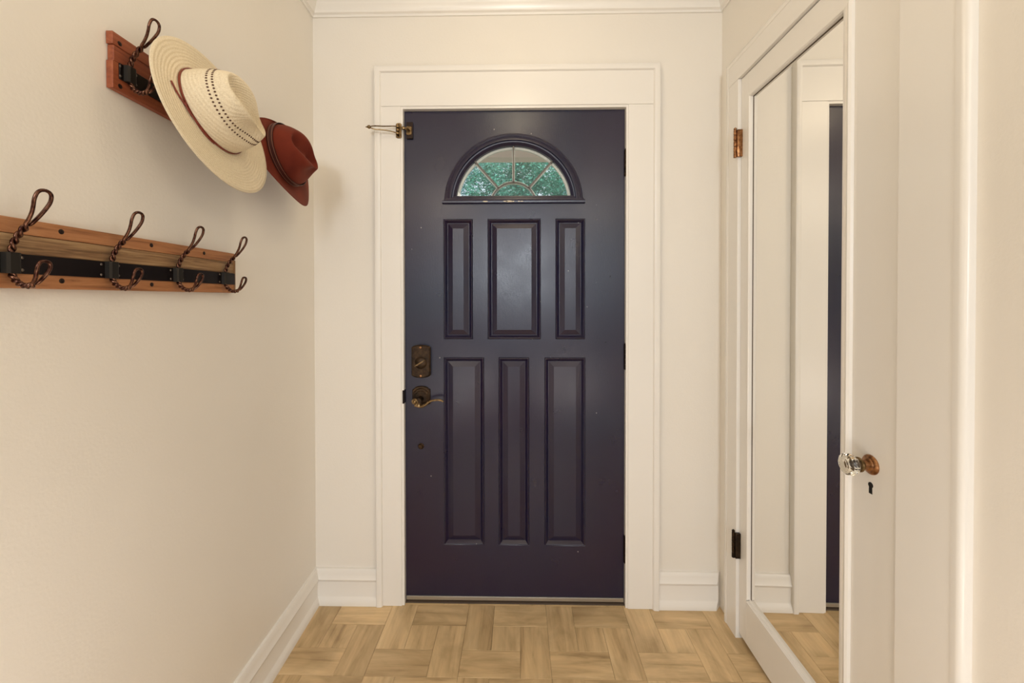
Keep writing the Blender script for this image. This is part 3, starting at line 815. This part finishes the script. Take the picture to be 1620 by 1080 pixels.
# ------------------------------------------------------------------ hats
def hat_frame(center, tilt, rot):
    zh = (dL * tilt[0] + nL * 1.0 + Vector((0, 0, tilt[1]))).normalized()
    xh = dL * math.cos(rot) + Vector((0, 0, math.sin(rot)))
    xh = (xh - zh * xh.dot(zh)).normalized()
    yh = zh.cross(xh)
    c = FL(*center)
    def f(x, y, z): return c + xh * x + yh * y + zh * z
    return f
def smooth01(x, a, b):
    t = min(max((x - a) / (b - a), 0), 1); return t * t * (3 - 2 * t)
def hat(name, center, tilt, rot, brim, crown, cc, hgt, curl, dip, mats, label, style):
    f = hat_frame(center, tilt, rot)
    t = thing(name, f(0, 0, 0), label, 'hat', 'hats hanging on the upper coat rack')
    NA = 96
    def crown_pt(ang, e):
        # e: 0 base .. 1 tip
        q = e * PI / 2
        r = math.cos(q) ** style['box']; h = math.sin(q) ** 0.85
        r *= 1 - style['taper'] * h
        x = crown[0] * r * math.cos(ang); y = crown[1] * r * math.sin(ang); z = hgt * h
        u = smooth01(h, 0.30, 1.0)
        pin = style['pinch'] * math.exp(-((x + crown[0] * 0.62) / (crown[0] * 0.42)) ** 2) * u
        y *= 1 - pin
        y *= 1 - style['side'] * u
        top = smooth01(h, 0.80, 1.0)
        cre = style['crease'] * math.exp(-(y / style['cw']) ** 2) * (1 - min(1, abs(x / crown[0]) ** 3)) * top
        z -= cre
        z -= style['slope'] * (x / crown[0]) * hgt * u
        # big side dent (towards -y, front)
        dn = style['dent'] * math.exp(-((x + crown[0] * style['dx']) / (crown[0] * 0.50)) ** 2 - ((h - style['dh']) / 0.22) ** 2)
        if y < 0: y += dn * smooth01(-y, 0.0, crown[1] * 0.5)
        elif y > 0: y -= dn * smooth01(y, 0.0, crown[1] * 0.5)
        return (cc[0] + x, cc[1] + y, z)
    rings = []
    NE = 34
    for k in range(NE + 1):
        e = (k / NE) ** 1.0 * 0.992
        rings.append([crown_pt(2 * PI * i / NA, e) for i in range(NA)])
    b = MB(f)
    b.loft(rings, caps=False)
    tipv = [v for v in b.bm.verts][-NA:]
    b.face(tipv)
    b.build('crown', mats[0], t, smooth=True)
    rings = []
    def brim_pt(ang, r):
        ca, sa = math.cos(ang), math.sin(ang)
        x0, y0 = cc[0] + crown[0] * ca, cc[1] + crown[1] * sa
        x1, y1 = brim[0] * ca, brim[1] * sa
        x = x0 + (x1 - x0) * r; y = y0 + (y1 - y0) * r
        rr = r ** 1.8
        z = curl * rr * sa * sa - dip * rr * ca * ca
        return (x, y, z)
    th = style['thick']
    prof = [(r / 12.0, 0) for r in range(13)]
    prof = [(p[0], th / 2) for p in prof] + [(1.004, 0)] + [(p[0], -th / 2) for p in prof[::-1]]
    for r, dz in prof:
        ring = []
        for i in range(NA):
            p = brim_pt(2 * PI * i / NA, r); ring.append((p[0], p[1], p[2] + dz))
        rings.append(ring)
    b = MB(f); b.loft(rings, caps=False)
    # sweatband side wall so the brim closes
    brim_o = b.build('brim', mats[1], t, smooth=True)
    # band
    rings = []
    bh, bt = style['band_h'], style['band_t']
    for i in range(NA):
        a = 2 * PI * i / NA
        p0 = crown_pt(a, 0.02); 
        ring = []
        for du, dh in ((0.0, 0.001), (bt, 0.001), (bt * 1.1, bh * 0.5), (bt, bh), (0.0, bh)):
            q = crown_pt(a, 0.0)
            dx, dy = q[0] - cc[0], q[1] - cc[1]; l = math.hypot(dx, dy)
            ring.append((q[0] + dx / l * du, q[1] + dy / l * du, dh + th / 2))
        rings.append(ring)
    rings.append(rings[0])
    b = MB(f); b.loft(rings, caps=False)
    bmesh.ops.remove_doubles(b.bm, verts=b.bm.verts[:], dist=1e-6)
    b.build('band', mats[2], t, smooth='auto', label=style['band_label'])
    return t, f, crown_pt, brim_pt

# straw
M['straw'] = m = mat('pale_woven_straw', (0.78, 0.68, 0.50), 0.62, spec=0.25)
def straw_nodes(m, a, b_, freq):
    tc = node(m, 'ShaderNodeTexCoord'); L = m.node_tree.links
    rm = node(m, 'ShaderNodeVectorRotate'); rm.rotation_type = 'EULER_XYZ'; rm.invert = True
    L.new(tc.outputs['Object'], rm.inputs['Vector'])
    return rm
setcol(m, ramp(m, noise(m, coords(m), 420, 3), [(0.3, (0.70, 0.585, 0.40)), (0.55, (0.82, 0.71, 0.515)), (0.8, (0.87, 0.77, 0.59))]))
add_bump(m, noise(m, coords(m), 420, 2), 0.5, 0.001)
STR_BASE_F = None
style = dict(box=0.30, taper=0.10, pinch=0.42, side=0.12, crease=0.034, cw=0.028, slope=-0.10, dent=0.020, dx=0.40, dh=0.74, thick=0.0028,
             band_h=0.005, band_t=0.0022, band_label='thin reddish brown leather cord band')
M['cord'] = mat('brown_leather_cord', (0.20, 0.030, 0.014), 0.45)
S_C, S_T, S_R = (0.6890, 0.1010, 1.6995), (0.0, 0.19), 0.4814
straw, sf, scp, sbp = hat('straw_hat', S_C, S_T, S_R, (0.1845, 0.1530), (0.0995, 0.0780), (0.0203, -0.0049), 0.105, 0.002, 0.0,
            [M['straw'], M['straw'], M['cord']], 'pale woven straw cowboy hat with a thin brown cord band', style)
# concentric braid relief on straw: distance measured in the hat's own frame
def hat_local_coords(m, f):
    o = f(0, 0, 0); ex = f(1, 0, 0) - o; ey = f(0, 1, 0) - o; ez = f(0, 0, 1) - o
    tc = node(m, 'ShaderNodeTexCoord'); L = m.node_tree.links
    outs = []
    for e in (ex, ey, ez):
        d = node(m, 'ShaderNodeVectorMath'); d.operation = 'DOT_PRODUCT'
        L.new(tc.outputs['Object'], d.inputs[0]); d.inputs[1].default_value = e
        outs.append(d.outputs['Value'])
    return outs
x, y, z = hat_local_coords(m, sf)
rx = math_n(m, 'DIVIDE', x, 0.1845); ry = math_n(m, 'DIVIDE', y, 0.153)
rad = math_n(m, 'SQRT', math_n(m, 'ADD', math_n(m, 'MULTIPLY', rx, rx), math_n(m, 'MULTIPLY', ry, ry)))
ph = math_n(m, 'ADD', math_n(m, 'MULTIPLY', rad, 150.0), math_n(m, 'MULTIPLY', z, 900.0))
wv = math_n(m, 'SINE', ph)
add_bump(m, wv, 0.32, 0.0010)
# ventilation holes: two rows round the crown
hm = mat('vent_hole_dark', (0.10, 0.045, 0.025), 0.9)
b = MB(sf)
for row, e in enumerate((0.30, 0.37)):
    cnt = 66
    for i in range(cnt):
        a = 2 * PI * (i + 0.5 * row) / cnt
        p = Vector(scp(a, e)); pa = Vector(scp(a + 0.02, e)); pe = Vector(scp(a, e + 0.02))
        tx = (pa - p).normalized(); ty = (pe - p).normalized(); nn = tx.cross(ty).normalized()
        ring = [p + nn * 0.0006 + tx * 0.0020 * math.cos(k * PI / 3) + ty * 0.0026 * math.sin(k * PI / 3) for k in range(6)]
        ring2 = [q - nn * 0.0020 for q in ring]
        b.loft([[tuple(v) for v in ring2], [tuple(v) for v in ring]])
b.build('vent_holes', hm, straw, label='two rows of small ventilation holes around the crown', kind='stuff')
# cord tails
b = MB(sf)
def on_brim(ang, r, lift=0.003):
    p = sbp(ang, r); return (p[0], p[1], p[2] + lift)
tail = []
for k in range(19):
    u = k / 18
    tail.append(on_brim(math.radians(22 + 78 * u), 0.035 + 0.30 * max(0, 1 - u / 0.42) ** 1.5 + 0.02 * math.sin(9 * u), 0.0035))
b.tube(tail, 0.0019, 6)
b.tube([on_brim(math.radians(44 + 30 * k / 8), 0.06 + 0.03 * math.sin(k * 0.7), 0.005) for k in range(9)], 0.0017, 6)
b.build('cord_tail', M['cord'], straw, smooth=True)

# felt
M['felt'] = m = mat('chestnut_brown_felt', (0.20, 0.030, 0.012), 0.75, spec=0.25)
m.node_tree.nodes['Principled BSDF'].inputs['Sheen Weight'].default_value = 0.12
m.node_tree.nodes['Principled BSDF'].inputs['Sheen Tint'].default_value = (0.9, 0.4, 0.2, 1)
setcol(m, ramp(m, noise(m, coords(m), 14, 3), [(0.3, (0.115, 0.013, 0.006)), (0.7, (0.185, 0.026, 0.011))]))
add_bump(m, noise(m, coords(m), 500, 2), 0.3, 0.0006)
M['felt_band'] = mat('dark_brown_hat_band', (0.055, 0.012, 0.009), 0.4)
style = dict(box=0.28, taper=0.14, pinch=0.35, side=0.15, crease=0.034, cw=0.024, slope=0.05, dent=0.018, dx=0.50, dh=0.70, thick=0.0025,
             band_h=0.020, band_t=0.0016, band_label='dark brown band')
felt, ff, fcp, fbp = hat('felt_hat', (0.3528, 0.0839, 1.7105), (0.012, 0.1735), 0.3387, (0.166, 0.1184), (0.0974, 0.0950), (0.0136, -0.0230), 0.083, 0.0123, 0.020,
            [M['felt'], M['felt'], M['felt_band']], 'chestnut brown felt hat half hidden by the straw hat', style)
b = MB(ff)
for row in (0.006, 0.017):
    pts = []
    for i in range(96):
        a = 2 * PI * i / 96
        q = fcp(a, 0.0); dx, dy = q[0] - 0.0136, q[1] + 0.0230; l = math.hypot(dx, dy)
        pts.append((q[0] + dx / l * 0.0020, q[1] + dy / l * 0.0020, row + 0.0013))
    b.tube(pts, 0.0005, 4, closed=True)
b.build('stitching', mat('tan_stitch', (0.35, 0.16, 0.10), 0.5), felt)

# ------------------------------------------------------------------ hall ceiling lamp (above the frame)
lamp = thing('ceiling_light', (-0.01, 0.92, H), 'small brass ceiling light fixture above the hall', 'ceiling light')
b = MB(FW); b.lathe((-0.01, 0.92, H - 0.03), [(0.03, 0), (0.07, 0.012), (0.075, 0.030)], 28, 'c'); b.build('canopy', M['brass'], lamp, smooth='auto')
b = MB(FW); b.lathe((-0.01, 0.92, H - 0.07), [(0.012, 0), (0.012, 0.042)], 14, 'c'); b.build('socket', M['brass'], lamp, smooth='auto')

# ------------------------------------------------------------------ outside, seen through the fanlight
w = MB(FW); w.box(-14, 14, D + 0.2, 26, -0.30, -0.20)
S(w.build('ground', mat('lawn', (0.17, 0.17, 0.10), 0.9)), 'lawn outside')
w = MB(FW); w.box(-2.2, 2.2, D + 0.145, 3.30, -0.18, -0.02)
S(w.build('porch_floor', mat('concrete', (0.62, 0.57, 0.50), 0.8)), 'porch slab outside the front door')
pm = mat('tan_porch_paint', (0.88, 0.70, 0.58), 0.6)
w = MB(FW); w.box(-2.2, 2.2, D + 0.145, 3.30, 2.62, 2.70)
S(w.build('porch_ceiling', pm), 'tan porch ceiling seen through the fanlight')
w = MB(FW); w.box(-2.2, 2.2, 3.18, 3.30, 2.395, 2.62)
S(w.build('porch_beam', pm), 'tan porch beam seen through the fanlight')
lm = [mat('teal_leaf_%s' % k, c, 0.5) for k, c in (('a', (0.13, 0.40, 0.30)), ('b', (0.17, 0.46, 0.38)), ('c', (0.20, 0.44, 0.46)))]
for mm in lm:
    bb = mm.node_tree.nodes['Principled BSDF']
    bb.inputs['Transmission Weight'].default_value = 0.0
    c0 = tuple(bb.inputs['Base Color'].default_value)[:3]
    oi = noise(mm, coords(mm), 3.0, 3)
    setcol(mm, ramp(mm, oi, [(0.3, tuple(v * 0.6 for v in c0)), (0.7, tuple(min(1, v * 1.5) for v in c0))]))
def foliage(n, rx, ry, rz, size, seed):
    rnd = random.Random(seed)
    verts, faces = [], []
    blobs = [(rnd.uniform(-.75, .75) * rx, rnd.uniform(-.75, .75) * ry, rnd.uniform(-.75, .75) * rz, rnd.uniform(0.25, 0.5)) for _ in range(16)]
    for _ in range(n):
        bx, by, bz, br = rnd.choice(blobs)
        d = Vector((rnd.gauss(0, 1), rnd.gauss(0, 1), rnd.gauss(0, 1))).normalized() * (br * rnd.uniform(0.7, 1.05))
        c = Vector((bx + d.x * rx, by + d.y * ry, bz + d.z * rz))
        u = Vector((rnd.gauss(0, 1), rnd.gauss(0, 1), rnd.gauss(0, 0.6))).normalized()
        v = u.cross(Vector((rnd.gauss(0, 1), rnd.gauss(0, 1), rnd.gauss(0, 1)))).normalized()
        s = size * rnd.uniform(0.6, 1.2)
        k = len(verts)
        verts += [c - u * s, c + v * s * 0.45, c + u * s, c - v * s * 0.45]
        faces.append((k, k + 1, k + 2, k + 3))
    me = bpy.data.meshes.new('foliage'); me.from_pydata([tuple(v) for v in verts], [], faces)
    return me
bark = mat('bark', (0.12, 0.08, 0.05), 0.9)
tl = ['broad leafy tree straight beyond the porch', 'leafy tree left of the view through the fanlight', 'leafy tree right of the view through the fanlight',
      'tall pale green tree at the back on the left', 'tall pale green tree at the back on the right', 'dark green tree at the far left', 'dark green tree at the far right']
for k, (x, y, z, r, mi) in enumerate([(0.0, 8.2, 3.6, 1.35, 0), (-3.6, 8.4, 3.5, 1.35, 1), (3.7, 8.6, 3.6, 1.35, 1), (-2.0, 12.2, 5.0, 1.6, 2), (2.3, 12.6, 4.9, 1.6, 2), (-7.3, 9.5, 3.8, 1.5, 0), (7.4, 9.8, 3.8, 1.5, 0)]):
    tr_ = thing('tree', (x, y, -0.2), tl[k], 'tree', 'trees outside beyond the porch')
    me = foliage(24000 if k < 5 else 5000, r, r * 0.8, r * 0.95, 0.034, 10 + k)
    me.materials.append(lm[mi])
    o = bpy.data.objects.new('foliage', me); COL.objects.link(o); o.parent = tr_; o.location = (0, 0, z + 0.2); o['kind'] = 'stuff'
    b = MB(FW); b.tube([(x, y, -0.2), (x + 0.05, y, 1.2), (x - 0.04, y + 0.05, 2.6), (x, y, z)], [0.16, 0.12, 0.10, 0.04], 10)
    b.build('trunk', bark, tr_, smooth=True)
